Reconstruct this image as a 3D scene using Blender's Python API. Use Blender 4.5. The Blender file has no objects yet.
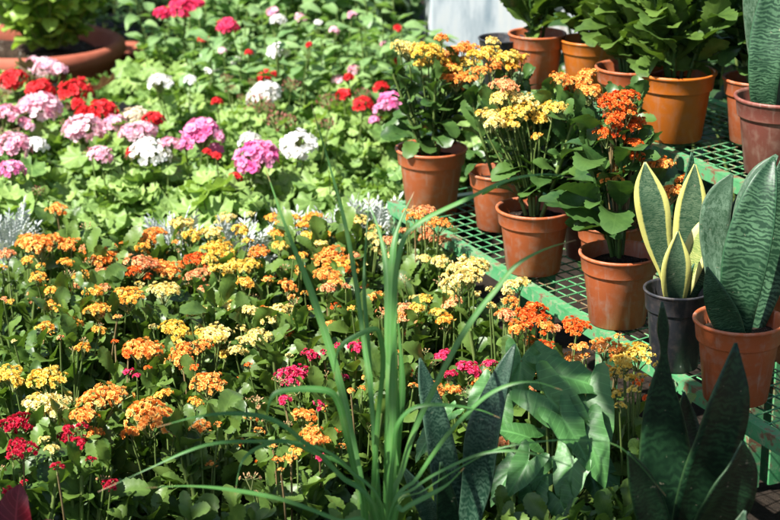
import bpy, math, random
import numpy as np
from mathutils import Vector, Matrix, noise
random.seed(7); rng = np.random.default_rng(7)
D = bpy.data; SC = bpy.context.scene; COL = SC.collection
R_ = math.radians; PI = math.pi
U = random.uniform

# ------------------------------------------------------------------ camera
F = 1924.0; PITCH = R_(18.0); CH = 1.5          # focal length in photo pixels, tilt, eye height
cam = D.cameras.new('camera'); camo = D.objects.new('camera', cam); COL.objects.link(camo)
camo.location = (0, 0, CH); camo.rotation_euler = (PI/2 - PITCH, 0, 0)
cam.sensor_width = 36; cam.lens = F/780*36; cam.clip_end = 500; cam.clip_start = .05
cam.dof.use_dof = True; cam.dof.focus_distance = 3.1; cam.dof.aperture_fstop = 7.5
SC.camera = camo

def ray(px, py):
    dx = (px-390)/F; dy = -(py-260)/F
    return Vector((dx, math.cos(PITCH)+dy*math.sin(PITCH), -math.sin(PITCH)+dy*math.cos(PITCH)))
def at(px, py, z):                               # point of the place at height z
    d = ray(px, py); return Vector((0, 0, CH)) + d*((z-CH)/d.z)
def atd(px, py, y):                              # point of the place at distance y
    d = ray(px, py); return Vector((0, 0, CH)) + d*(y/d.y)
CR = Vector((1, 0, 0)); CU = Vector((0, math.sin(PITCH), math.cos(PITCH))); CB = Vector((0, -math.cos(PITCH), math.sin(PITCH)))

# ------------------------------------------------------------------ materials
def newmat(name):
    m = D.materials.new(name); m.use_nodes = True
    n = m.node_tree.nodes; n.clear(); return m, n, m.node_tree.links
def N(n, t, **k):
    o = n.new(t)
    for a, v in k.items():
        if a in o.inputs: o.inputs[a].default_value = v
        else: setattr(o, a, v)
    return o
def c4(c): return (c[0], c[1], c[2], 1)
def mixc(n, l, fac, a, b, mode='MIX'):
    m = n.new('ShaderNodeMix'); m.data_type = 'RGBA'; m.blend_type = mode
    for s, v in ((0, fac), (6, a), (7, b)):
        if hasattr(v, 'is_output'): l.new(v, m.inputs[s])
        elif s == 0: m.inputs[0].default_value = v
        else: m.inputs[s].default_value = c4(v)
    return m.outputs[2]
def math_(n, l, op, a, b=None):
    m = n.new('ShaderNodeMath'); m.operation = op
    for i, v in enumerate((a, b)):
        if v is None: continue
        if hasattr(v, 'is_output'): l.new(v, m.inputs[i])
        else: m.inputs[i].default_value = v
    return m.outputs[0]
def ramp(n, l, src, stops):
    r = n.new('ShaderNodeValToRGB'); e = r.color_ramp.elements
    while len(e) < len(stops): e.new(.5)
    for k, (p, c) in enumerate(stops):
        e[k].position = p; e[k].color = c4(c) if not isinstance(c, (int, float)) else (c, c, c, 1)
    l.new(src, r.inputs[0]); return r.outputs[0]
def attr(n, name='rnd'): return N(n, 'ShaderNodeAttribute', attribute_name=name).outputs['Fac']
def tex_noise(n, l, scale, detail=4, rough=.55, coord='Object'):
    tc = n.new('ShaderNodeTexCoord'); t = N(n, 'ShaderNodeTexNoise', Scale=scale, Detail=detail, Roughness=rough)
    l.new(tc.outputs[coord], t.inputs['Vector']); return t.outputs['Fac']
def finish(n, l, base, rough=.5, spec=.5, trans=0, tcol=None, bump=None, bstr=.3, bdist=.002, tmul=(1.6, 1.7, .7)):
    o = n.new('ShaderNodeOutputMaterial'); p = n.new('ShaderNodeBsdfPrincipled')
    if hasattr(base, 'is_output'): l.new(base, p.inputs['Base Color'])
    else: p.inputs['Base Color'].default_value = c4(base)
    if hasattr(rough, 'is_output'): l.new(rough, p.inputs['Roughness'])
    else: p.inputs['Roughness'].default_value = rough
    p.inputs['Specular IOR Level'].default_value = spec
    if bump is not None:
        b = N(n, 'ShaderNodeBump', Strength=bstr, Distance=bdist); l.new(bump, b.inputs['Height']); l.new(b.outputs[0], p.inputs['Normal'])
    if trans:
        t = n.new('ShaderNodeBsdfTranslucent'); mx = n.new('ShaderNodeMixShader'); mx.inputs[0].default_value = trans
        l.new(mixc(n, l, 1.0, base, tmul, 'MULTIPLY'), t.inputs['Color'])
        l.new(p.outputs[0], mx.inputs[1]); l.new(t.outputs[0], mx.inputs[2]); l.new(mx.outputs[0], o.inputs[0])
    else: l.new(p.outputs[0], o.inputs[0])
def uvx(n, l):
    u = N(n, 'ShaderNodeUVMap', uv_map='UVMap'); s = n.new('ShaderNodeSeparateXYZ'); l.new(u.outputs[0], s.inputs[0])
    return u.outputs[0], s.outputs[0], s.outputs[1]

def leafmat(name, c1, c2, c3=None, rough=.42, spec=.5, trans=.25, veins=.25, tmul=(1.6, 1.7, .7)):
    m, n, l = newmat(name)
    base = mixc(n, l, attr(n), c1, c2)
    oi = n.new('ShaderNodeObjectInfo')
    base = mixc(n, l, math_(n, l, 'MULTIPLY', oi.outputs['Random'], .35), base, c3 or c2)
    nz = tex_noise(n, l, 60, 3)
    base = mixc(n, l, ramp(n, l, nz, [(.35, .0), (.75, .35)]), base, tuple(x*1.5 for x in c2))
    if veins:
        uv, ux, uy = uvx(n, l)
        a = math_(n, l, 'ABSOLUTE', math_(n, l, 'SUBTRACT', ux, .5))
        mid = ramp(n, l, a, [(0, 1.0), (.035, 0.0)])
        w = math_(n, l, 'SINE', math_(n, l, 'MULTIPLY', math_(n, l, 'SUBTRACT', uy, math_(n, l, 'MULTIPLY', a, .5)), 55))
        vn = ramp(n, l, w, [(.86, 0.0), (1.0, .6)])
        v = math_(n, l, 'MAXIMUM', mid, vn)
        base = mixc(n, l, math_(n, l, 'MULTIPLY', v, veins), base, tuple(min(1, x*2.2+.02) for x in c2))
    finish(n, l, base, rough, spec, trans, bump=nz, bstr=.25, bdist=.002, tmul=tmul); return m
def petalmat(name, c1, c2, trans=.3):
    m, n, l = newmat(name)
    oi = n.new('ShaderNodeObjectInfo')
    f = math_(n, l, 'ADD', math_(n, l, 'MULTIPLY', attr(n), .75), math_(n, l, 'MULTIPLY', oi.outputs['Random'], .3))
    base = mixc(n, l, f, c1, c2)
    finish(n, l, base, .6, .3, trans, tmul=(1.15, 1.1, 1.0)); return m
def plasticpot(name, c1, c2, rough=.42, dirt=.35, trans=0):
    m, n, l = newmat(name)
    nz = tex_noise(n, l, 9, 5); nf = tex_noise(n, l, 70, 4)
    oi = n.new('ShaderNodeObjectInfo')
    base = mixc(n, l, oi.outputs['Random'], c1, c2)
    base = mixc(n, l, ramp(n, l, nz, [(.48, 0.0), (.72, dirt)]), base, (.42, .30, .22))
    base = mixc(n, l, ramp(n, l, nf, [(.60, 0.0), (.75, dirt*.8)]), base, (.16, .09, .06))
    tc = n.new('ShaderNodeTexCoord'); mp = N(n, 'ShaderNodeMapping'); mp.inputs['Scale'].default_value = (9, 9, .8); l.new(tc.outputs['Object'], mp.inputs[0])
    sh = n.new('ShaderNodeVectorMath'); sh.operation = 'ADD'; l.new(mp.outputs[0], sh.inputs[0]); l.new(oi.outputs['Random'], sh.inputs[1])
    t = N(n, 'ShaderNodeTexNoise', Scale=1.0, Detail=5, Roughness=.6); l.new(sh.outputs[0], t.inputs['Vector'])
    base = mixc(n, l, ramp(n, l, t.outputs['Fac'], [(.56, 0.0), (.70, dirt*1.1)]), base, (.50, .38, .30))
    finish(n, l, base, ramp(n, l, nz, [(.3, rough-.08), (.7, rough+.18)]), .45, trans, bump=nf, bstr=.12, tmul=(1.5, .8, .5)); return m
def plain(name, c1, c2, scale=30, rough=.8, bstr=.6, spec=.3, trans=0):
    m, n, l = newmat(name); nz = tex_noise(n, l, scale, 6, .65)
    finish(n, l, mixc(n, l, ramp(n, l, nz, [(.3, 0.0), (.7, 1.0)]), c1, c2), rough, spec, trans, bump=nz, bstr=bstr, bdist=.006); return m

M = {}
M['kal'] = leafmat('kalanchoe_leaf', (.018, .058, .011), (.11, .185, .032), (.085, .115, .028), rough=.42, spec=.4, trans=.24, veins=.10)
M['kaldark'] = leafmat('deep_kalanchoe_leaf', (.016, .052, .012), (.070, .135, .028), (.035, .09, .025), rough=.40, spec=.4, trans=.18, veins=.10)
M['ger'] = leafmat('geranium_leaf', (.055, .14, .03), (.24, .35, .095), (.25, .35, .09), rough=.5, spec=.35, trans=.27, veins=.3)
M['back'] = leafmat('shrub_leaf', (.08, .18, .055), (.22, .33, .13), (.20, .32, .10), rough=.45, trans=.3)
M['dark'] = leafmat('shade_dark_leaf', (.012, .03, .010), (.03, .07, .02), rough=.4, trans=.12)  # near-black green: shade of the background gaps put into the leaf colour
M['bowlleaf'] = leafmat('bowl_leaf', (.12, .23, .03), (.30, .43, .08), rough=.4, trans=.35)
M['bronze'] = leafmat('bronze_leaf', (.11, .035, .03), (.13, .10, .05), rough=.35, trans=.2, tmul=(1.5, .8, .7))
M['redleaf'] = leafmat('red_leaf', (.06, .002, .005), (.10, .003, .009), rough=.55, spec=.3, trans=.12, veins=.8, tmul=(1.6, .6, .6))
M['silver'] = plain('silver_leaf', (.36, .40, .38), (.55, .58, .57), 90, .8, .3, .2, .12)
M['arrow'] = leafmat('arrowhead_leaf', (.030, .108, .023), (.062, .168, .041), (.045, .125, .03), rough=.45, spec=.4, trans=.07, veins=.4)
M['stalk'] = plain('green_stalk', (.08, .14, .03), (.14, .18, .05), 40, .55, .2)
M['rstalk'] = plain('reddish_stalk', (.16, .10, .04), (.22, .17, .08), 40, .55, .2)
M['bark'] = plain('bark', (.06, .04, .025), (.14, .10, .07), 25, .9, .8)
M['pedicel'] = plain('green_pedicel', (.15, .22, .06), (.30, .30, .12), 60, .6, .2)
def soilmat():
    m, n, l = newmat('potting_soil'); a = tex_noise(n, l, 12, 6, .7); b = tex_noise(n, l, 45, 2, .5)
    base = mixc(n, l, ramp(n, l, a, [(.35, 0.0), (.65, 1.0)]), (.018, .011, .007), (.085, .055, .035))
    base = mixc(n, l, ramp(n, l, b, [(.66, 0.0), (.70, .8)]), base, (.45, .42, .36))
    finish(n, l, base, .95, .2, bump=a, bstr=1.0, bdist=.04); return m
M['soil'] = soilmat()
M['terracotta'] = plasticpot('terracotta_plastic', (.50, .135, .045), (.43, .105, .035), dirt=.40, trans=.08)
M['orange_pot'] = plasticpot('orange_plastic', (.60, .165, .018), (.56, .15, .016), .36, .2, trans=.08)
M['maroon_pot'] = plasticpot('maroon_plastic', (.20, .062, .046), (.19, .058, .04), .45, .3)
M['black_pot'] = plasticpot('black_plastic', (.022, .024, .028), (.030, .032, .038), .4, .10)
M['clay'] = plain('fired_clay', (.30, .075, .042), (.38, .115, .07), 14, .8, .3)
PET = {  # petal colours: two ends of the floret-to-floret variation
 'o': ((.86, .27, .035), (.93, .52, .14)), 'g': ((.86, .37, .035), (.93, .60, .13)), 'p': ((.78, .30, .14), (.88, .50, .22)),
 'r': ((.70, .08, .015), (.84, .22, .03)), 'b': ((.62, .34, .16), (.72, .48, .25)), 'y': ((.80, .62, .16), (.90, .78, .36)),
 'Y': ((.78, .50, .05), (.88, .70, .18)), 'G': ((.80, .36, .03), (.88, .66, .12)), 'k': ((.66, .02, .09), (.78, .06, .17)),
 'd': ((.40, .006, .025), (.58, .015, .05)), 'R': ((.55, .012, .018), (.72, .03, .035)), 'P': ((.74, .24, .38), (.89, .70, .75)),
 'H': ((.68, .07, .31), (.86, .42, .60)), 'w': ((.84, .82, .80), (.88, .87, .85)), 'c': ((.78, .66, .50), (.82, .76, .62)),
 'f': ((.30, .05, .06), (.42, .20, .14))}
for k_, (a_, b_) in PET.items(): M['pet_'+k_] = petalmat('petal_'+{'o':'orange','g':'gold','p':'peach','r':'red_orange','b':'bud','y':'pale_yellow','Y':'yellow','G':'gold_yellow','k':'pink_red','d':'crimson','R':'red','P':'pink','H':'hot_pink','w':'white','c':'cream','f':'faded'}[k_], a_, b_)

def snakemat(name, dark, pale, edge, ew, contrast, sc=(1.7, 11), band=.28):
    m, n, l = newmat(name)
    uv, ux, uy = uvx(n, l)
    mp = N(n, 'ShaderNodeMapping'); mp.inputs['Scale'].default_value = (sc[0], sc[1], 1); l.new(uv, mp.inputs[0])
    oi = n.new('ShaderNodeObjectInfo'); sh = n.new('ShaderNodeVectorMath'); sh.operation = 'ADD'
    l.new(mp.outputs[0], sh.inputs[0]); l.new(oi.outputs['Random'], sh.inputs[1])
    t = N(n, 'ShaderNodeTexNoise', Scale=2.2, Detail=5, Roughness=.65, Distortion=.8); l.new(sh.outputs[0], t.inputs['Vector'])
    w = N(n, 'ShaderNodeTexWave', Scale=1.5, Distortion=11.0, Detail=4); w.bands_direction = 'Y'; w.inputs['Detail Scale'].default_value = 1.6
    l.new(sh.outputs[0], w.inputs['Vector'])
    f = math_(n, l, 'ADD', math_(n, l, 'MULTIPLY', t.outputs['Fac'], 1-band), math_(n, l, 'MULTIPLY', w.outputs['Fac'], band))
    base = mixc(n, l, ramp(n, l, f, [(.40, 0.0), (.62, contrast)]), dark, pale)
    big = tex_noise(n, l, 18, 4); base = mixc(n, l, ramp(n, l, big, [(.40, .65), (.62, 0.0)]), base, dark)
    sc_ = tex_noise(n, l, 130, 2); base = mixc(n, l, ramp(n, l, sc_, [(.70, 0.0), (.76, .5)]), base, (.30, .27, .18))
    a = math_(n, l, 'ABSOLUTE', math_(n, l, 'SUBTRACT', ux, .5))
    a = math_(n, l, 'ADD', a, math_(n, l, 'MULTIPLY', math_(n, l, 'SUBTRACT', t.outputs['Fac'], .5), .05))
    base = mixc(n, l, ramp(n, l, a, [(.5-ew-.02, 0.0), (.5-ew+.02, 1.0)]), base, edge)
    finish(n, l, base, .42, .3, .06, bump=t.outputs['Fac'], bstr=.15); return m
M['snake_green'] = snakemat('banded_snake_leaf', (.010, .036, .016), (.065, .14, .07), (.03, .09, .04), .02, 1.0, (1.3, 9), .34)
M['snake_grey'] = snakemat('grey_snake_leaf', (.030, .070, .035), (.11, .18, .115), (.10, .14, .09), .02, 1.0, (4, 9), .06)
M['snake_edge'] = snakemat('yellow_edged_snake_leaf', (.028, .070, .035), (.12, .18, .10), (.52, .50, .14), .16, 1.0, (2.6, 14), .2)
M['snake_cream'] = snakemat('cream_snake_leaf', (.16, .22, .06), (.42, .42, .14), (.58, .55, .20), .24, .9)
M['snake_dark'] = snakemat('shaded_snake_leaf', (.004, .017, .007), (.015, .052, .019), (.02, .05, .015), .015, 1.0, (1.5, 7), .2)  # shade of the near corner darkened into the leaf colour
M['snake_blue'] = snakemat('blotched_snake_leaf', (.008, .032, .017), (.062, .12, .075), (.05, .10, .06), .02, 1.0, (2.4, 11), .22)
def grassmat():
    m, n, l = newmat('grass_blade'); uv, ux, uy = uvx(n, l)
    s = math_(n, l, 'SINE', math_(n, l, 'MULTIPLY', ux, 75))
    base = mixc(n, l, attr(n), (.04, .15, .025), (.09, .24, .055))
    base = mixc(n, l, ramp(n, l, s, [(.4, 0.0), (1.0, .6)]), base, (.13, .30, .085))
    a = math_(n, l, 'ABSOLUTE', math_(n, l, 'SUBTRACT', ux, .5))
    base = mixc(n, l, ramp(n, l, a, [(0, .5), (.05, 0.0)]), base, (.25, .40, .20))
    nz = tex_noise(n, l, 35, 4); base = mixc(n, l, ramp(n, l, nz, [(.5, 0.0), (.7, .5)]), base, (.14, .24, .06))
    tip = ramp(n, l, math_(n, l, 'ADD', uy, math_(n, l, 'MULTIPLY', nz, .06)), [(.985, 0.0), (1.01, 1.0)]); base = mixc(n, l, tip, base, (.30, .20, .09))
    finish(n, l, base, .45, .4, .3); return m
M['grass'] = grassmat()
def railmat():
    m, n, l = newmat('green_painted_steel'); a = tex_noise(n, l, 14, 6, .65); b = tex_noise(n, l, 55, 5, .7)
    base = mixc(n, l, ramp(n, l, a, [(.35, 0.0), (.65, 1.0)]), (.045, .225, .08), (.10, .29, .13))
    base = mixc(n, l, ramp(n, l, b, [(.50, 0.0), (.62, .7)]), base, (.30, .32, .20))
    base = mixc(n, l, ramp(n, l, math_(n, l, 'ADD', math_(n, l, 'MULTIPLY', a, .5), math_(n, l, 'MULTIPLY', b, .5)), [(.53, 0.0), (.58, .9)]), base, (.16, .075, .04))
    finish(n, l, base, .5, .4, bump=b, bstr=.25); return m
M['rail'] = railmat()
def wallmat():
    m, n, l = newmat('weathered_whitewash')
    tc = n.new('ShaderNodeTexCoord'); mp = N(n, 'ShaderNodeMapping'); mp.inputs['Scale'].default_value = (7, 7, 1.4); l.new(tc.outputs['Object'], mp.inputs[0])
    t = N(n, 'ShaderNodeTexNoise', Scale=1.6, Detail=6, Roughness=.65); l.new(mp.outputs[0], t.inputs['Vector'])
    base = ramp(n, l, t.outputs['Fac'], [(.36, (.24, .31, .36)), (.48, (.50, .55, .58)), (.60, (.60, .61, .59)), (.70, (.36, .28, .22))])
    finish(n, l, base, .9, .2, bump=t.outputs['Fac'], bstr=.4); return m
M['wall'] = wallmat()
def groundmat():
    m, n, l = newmat('garden_soil'); a = tex_noise(n, l, 3, 6); b = tex_noise(n, l, 45, 6, .7)
    base = mixc(n, l, a, (.014, .010, .007), (.036, .025, .017))
    base = mixc(n, l, ramp(n, l, b, [(.45, 0.0), (.7, .6)]), base, (.065, .046, .032))
    finish(n, l, base, .95, .2, bump=b, bstr=1.0, bdist=.02); return m
M['ground'] = groundmat()
def pavemat():
    m, n, l = newmat('red_brick_paving'); tc = n.new('ShaderNodeTexCoord')
    br = N(n, 'ShaderNodeTexBrick', Scale=5.0); br.inputs['Color1'].default_value = (.12, .045, .035, 1); br.inputs['Color2'].default_value = (.16, .06, .045, 1)
    br.inputs['Mortar'].default_value = (.14, .10, .08, 1); br.inputs['Mortar Size'].default_value = .02; l.new(tc.outputs['Object'], br.inputs['Vector'])
    b = tex_noise(n, l, 30, 6, .7)
    base = mixc(n, l, ramp(n, l, b, [(.4, 0.0), (.7, .6)]), br.outputs['Color'], (.12, .07, .05))
    finish(n, l, base, .9, .2, bump=b, bstr=.6, bdist=.01); return m
M['paving'] = pavemat()

# ------------------------------------------------------------------ mesh building
class MB:
    def __init__(s): s.v = []; s.f = []; s.m = []; s.uv = []; s.r = []; s.n = 0
    def add(s, P, Fs, mat=0, uv=None, rnd=0.0):
        P = np.asarray(P, float); k = len(P); s.v.append(P)
        s.f += [tuple(i+s.n for i in f) for f in Fs]; s.m += [mat]*len(Fs)
        s.uv.append(np.asarray(uv, float) if uv is not None else np.zeros((k, 2)))
        s.r.append(np.full(k, rnd) if np.isscalar(rnd) else np.asarray(rnd)); s.n += k
    def mesh(s, name, mats, smooth=True):
        me = D.meshes.new(name); V = np.concatenate(s.v); me.from_pydata(V.tolist(), [], s.f); me.update()
        for m in mats: me.materials.append(m)
        me.polygons.foreach_set('material_index', s.m); me.polygons.foreach_set('use_smooth', [smooth]*len(s.f))
        uv = np.concatenate(s.uv); ul = me.uv_layers.new(name='UVMap')
        li = np.zeros(len(me.loops), dtype=np.int32); me.loops.foreach_get('vertex_index', li)
        ul.data.foreach_set('uv', uv[li].ravel())
        a = me.attributes.new('rnd', 'FLOAT', 'POINT'); a.data.foreach_set('value', np.concatenate(s.r))
        return me
def grid_faces(nu, nv):                           # nu rows, nv columns of points
    return [(i*nv+j, i*nv+j+1, (i+1)*nv+j+1, (i+1)*nv+j) for i in range(nu-1) for j in range(nv-1)]
def frame(d, up):
    d = Vector(d).normalized(); s = d.cross(Vector(up))
    if s.length < 1e-4: s = d.cross(Vector((1, 0, .3)))
    s.normalize(); n = s.cross(d)
    return np.array([s, d, n])                    # rows: side, along, normal
def leaf_grid(prof, nu=7, nv=5, hw=.3, bend=.6, fold=.15, scal=0, teeth=6, wave=0, b0=0.):
    ts = np.linspace(0, 1, nu); ss = np.linspace(-1, 1, nv); P = []; UV = []; y = z = 0.; pt = 0
    for t in ts:
        ph = b0 + bend*(t+pt)/2; y += math.cos(ph)*(t-pt); z -= math.sin(ph)*(t-pt); pt = t
        w = hw*prof(t)
        for s in ss:
            sc = 1 + scal*math.sin(t*teeth*2*PI)*abs(s)**3
            x = s*w*sc
            P.append((x, y, z + fold*abs(x) + wave*math.sin(t*9+s*2)*abs(s)*w)); UV.append((.5+.5*s, t))
    return np.array(P), grid_faces(nu, nv), np.array(UV)
def place(P, o, d, up, L):
    return np.array(o) + (P*L) @ frame(d, up)
def pw(a, b):
    mx = max((i/100)**a*(1-i/100)**b for i in range(1, 100))
    return lambda t: max(.02, (max(t, .0)**a*max(1-t, 0)**b)/mx)
def tube(mb, pts, r0, r1, seg=5, mat=0, rnd=.5, cap=False):
    pts = [Vector(p) for p in pts]; P = []; n = len(pts)
    for i, p in enumerate(pts):
        d = (pts[min(i+1, n-1)]-pts[max(i-1, 0)]).normalized()
        fr = frame(d, (0, .2, 1) if abs(d.z) < .9 else (1, 0, 0)); r = r0+(r1-r0)*i/max(1, n-1)
        for k in range(seg):
            a = 2*PI*k/seg; P.append(np.array(p)+r*(math.cos(a)*fr[0]+math.sin(a)*fr[2]))
    Fs = [(i*seg+k, i*seg+(k+1) % seg, (i+1)*seg+(k+1) % seg, (i+1)*seg+k) for i in range(n-1) for k in range(seg)]
    if cap: Fs += [tuple(range(seg))[::-1], tuple((n-1)*seg+k for k in range(seg))]
    mb.add(P, Fs, mat, None, rnd)
def curve3(a, b, sag, n=5, side=None):
    a, b = Vector(a), Vector(b); s = side or Vector((U(-1, 1), U(-1, 1), 0))
    return [a.lerp(b, i/(n-1)) + s*sag*math.sin(PI*i/(n-1)) for i in range(n)]
def crom(pts, n):                                  # Catmull-Rom through the points
    P = [np.array(p, float) for p in pts]; P = [2*P[0]-P[1]]+P+[2*P[-1]-P[-2]]; out = []
    m = len(P)-3
    for i in range(n):
        x = i/(n-1)*m; k = min(int(x), m-1); t = x-k; a, b, c, d = P[k:k+4]
        out.append(.5*((2*b)+(c-a)*t+(2*a-5*b+4*c-d)*t*t+(3*b-a-3*c+d)*t**3))
    return out
def ribbon(mb, pts, widths, nrm, cup=.15, n=16, nv=5, twist=0., mat=0, rnd=.5):
    S = crom(pts, n); W = [w[0] for w in crom([(w, 0) for w in widths], n)]; P = []; UV = []
    for i in range(n):
        d = Vector(S[min(i+1, n-1)]-S[max(i-1, 0)]).normalized()
        fr = frame(d, nrm); a = twist*i/(n-1); side = fr[0]*math.cos(a)+fr[2]*math.sin(a); nn = fr[2]*math.cos(a)-fr[0]*math.sin(a)
        for j in range(nv):
            s = -1+2*j/(nv-1); w = max(W[i], .0004)/2
            P.append(S[i]+side*s*w + nn*cup*w*(s*s)); UV.append((.5+.5*s, i/(n-1)))
    mb.add(P, grid_faces(n, nv), mat, UV, rnd)
def lathe(mb, prof, seg=40, mat=0, rnd=.5):
    P = [(r*math.cos(2*PI*k/seg), r*math.sin(2*PI*k/seg), z) for r, z in prof for k in range(seg)]
    Fs = [(i*seg+k, i*seg+(k+1) % seg, (i+1)*seg+(k+1) % seg, (i+1)*seg+k) for i in range(len(prof)-1) for k in range(seg)]
    mb.add(P, Fs, mat, None, rnd)
def box(mb, c, ax, ay, az, mat=0):                # centre and three half-axis vectors
    c, ax, ay, az = (np.array(q, float) for q in (c, ax, ay, az))
    P = [c+i*ax+j*ay+k*az for i in (-1, 1) for j in (-1, 1) for k in (-1, 1)]
    mb.add(P, [(0, 1, 3, 2), (4, 6, 7, 5), (0, 4, 5, 1), (2, 3, 7, 6), (0, 2, 6, 4), (1, 5, 7, 3)], mat)

def obj(name, me, parent=None, loc=(0, 0, 0), rot=(0, 0, 0), scale=1):
    o = D.objects.new(name, me); COL.objects.link(o); o.location = loc; o.rotation_euler = rot
    o.scale = (scale,)*3 if np.isscalar(scale) else scale
    if parent: o.parent = parent
    return o
def thing(name, label, cat, loc=(0, 0, 0), rotz=0, group=None):
    o = D.objects.new(name, None); COL.objects.link(o); o.empty_display_size = .05
    o.location = loc; o.rotation_euler = (0, 0, rotz); o['label'] = label; o['category'] = cat
    if group: o['group'] = group
    return o
def tag(o, label, cat, group=None):
    o['label'] = label; o['category'] = cat
    if group: o['group'] = group
    return o
def structure(name, me, loc=(0, 0, 0)):
    o = obj(name, me, None, loc); o['kind'] = 'structure'; return o

# ------------------------------------------------------------------ flower heads
def petal(mb, o, out, up, L, W, lift, rnd, mat=0):
    d = np.array(out)*math.cos(lift)+np.array(up)*math.sin(lift); s = np.cross(out, up); n = np.cross(s, d)
    o = np.array(o)
    P = [o, o+d*L*.45-s*W*.42+n*.08*L, o+d*L*.85-s*W*.40, o+d*L*1.0, o+d*L*.85+s*W*.40, o+d*L*.45+s*W*.42+n*.08*L]
    mb.add(P, [(0, 1, 2, 3), (0, 3, 4, 5)], mat, None, rnd)
def floret(mb, o, up, size, rings, rnd):
    up = Vector(up).normalized(); a0 = U(0, 6.28); fr = frame((1, .01, 0) if abs(up.x) < .9 else (0, 1, 0), up)
    x = np.array(fr[1]); y = np.array(fr[0]); u = np.array(up)
    x = x-u*np.dot(x, u); x /= np.linalg.norm(x); y = np.cross(u, x)
    for cnt, L, W, lift in rings:
        a0 += .6
        for k in range(cnt):
            a = a0+2*PI*k/cnt+U(-.15, .15); out = x*math.cos(a)+y*math.sin(a)
            petal(mb, o, out, u, size*L*U(.9, 1.1), size*W, lift+U(-.15, .15), min(1, max(0, rnd+U(-.2, .2))))
DOUBLE = [(5, .5, .42, .15), (5, .42, .36, .65), (4, .32, .30, 1.1)]
SINGLE = [(5, .58, .50, .3), (3, .35, .36, .8)]
def head_mesh(name, n, rel, rings, squash, cover, bud=.1):
    """Umbel one unit wide: n florets spread over a dome, each on its own little pedicel."""
    mb = MB(); ga = PI*(3-5**.5)
    for i in range(n):
        q = (i+.5)/n; cz = 1-q*cover; r = math.sqrt(max(0, 1-cz*cz)); a = i*ga+U(-.25, .25)
        R = (.5-rel*.34)*U(.74, 1.1)
        d = Vector((r*math.cos(a), r*math.sin(a), cz)); p = Vector((d.x*R, d.y*R, d.z*R*squash-R*squash*.35))
        up = Vector((d.x+U(-.35, .35), d.y+U(-.35, .35), d.z*1.2+.15)).normalized()
        if U(0, 1) < bud:
            tube(mb, [p-up*rel*.2, p+up*rel*.1, p+up*rel*.35], rel*.16, rel*.06, 5, 0, U(.5, 1), True)
        else: floret(mb, p, up, rel*U(.85, 1.12), rings, U(0, 1))
        tube(mb, [(d.x*.05, d.y*.05, -.42), (d.x*R*.55, d.y*R*.55, -.16), p-up*rel*.03], rel*.07, rel*.09, 3, 1)
    return mb.mesh(name, [M['pet_o'], M['pedicel']])
def cyme_mesh(name, nsub, per, rel, rs, flat, bud):
    """Kalanchoe head one unit wide: several small cymes at different heights, each a little dome of double florets."""
    mb = MB(); ga = PI*(3-5**.5); a0 = U(0, 6)
    for k in range(nsub):
        rr = (.5-rs)*math.sqrt((k+.35)/nsub)*1.12 if nsub > 1 else 0; a = a0+k*ga+U(-.4, .4)
        sx, sy, sz = rr*math.cos(a), rr*math.sin(a), -rr*rr*1.0*flat+U(-.10, .07); m = max(3, int(per*U(.65, 1.2)))
        tube(mb, [(sx*.1, sy*.1, -.5), (sx*.6, sy*.6, -.27+sz*.5), (sx, sy, sz-.10)], rel*.10, rel*.09, 4, 1)
        for i in range(m):
            q = (i+.5)/m; cz = 1-q*.95; r = math.sqrt(1-cz*cz); b = i*ga+a+U(-.3, .3); R = rs*U(.8, 1.15)
            d = Vector((r*math.cos(b)+sx*.5, r*math.sin(b)+sy*.5, cz)); p = Vector((sx+r*math.cos(b)*R, sy+r*math.sin(b)*R, sz+cz*R*.75-.03)); up = Vector((d.x, d.y, d.z*1.1+.2)).normalized()
            tube(mb, [(sx, sy, sz-.10), p-up*rel*.05], rel*.07, rel*.08, 3, 1)
            if U(0, 1) < bud: tube(mb, [p-up*rel*.2, p+up*rel*.08, p+up*rel*.3], rel*.15, rel*.05, 5, 0, U(.3, 1), True)
            else: floret(mb, p, up, rel*U(.8, 1.15), DOUBLE, U(0, 1))
    return mb.mesh(name, [M['pet_o'], M['pedicel']])
KHEAD = {s: [cyme_mesh('kalanchoe_cluster', *a) for _ in range(v)]
         for s, v, a in (('L', 5, (8, 9, .165, .20, 1.0, .12)), ('M', 5, (4, 8, .25, .27, .9, .14)), ('S', 4, (1, 8, .42, .36, 1, .2)), ('B', 2, (2, 6, .24, .3, 1, .85)))}
GHEAD = {'L': [head_mesh('geranium_cluster', 36, .25, SINGLE, .8, 1.2, .08) for _ in range(6)],
         'S': [head_mesh('geranium_cluster', 12, .46, SINGLE, .85, 1.1, .1) for _ in range(3)],
         'F': [head_mesh('faded_cluster', 22, .22, [(5, .45, .25, 1.0)], .8, 1.4, .4) for _ in range(2)]}
_hc = {}
def coloured(me, c):
    k = (me.name, c)
    if k not in _hc: m2 = me.copy(); m2.materials[0] = M['pet_'+c]; _hc[k] = m2
    return _hc[k]

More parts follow.
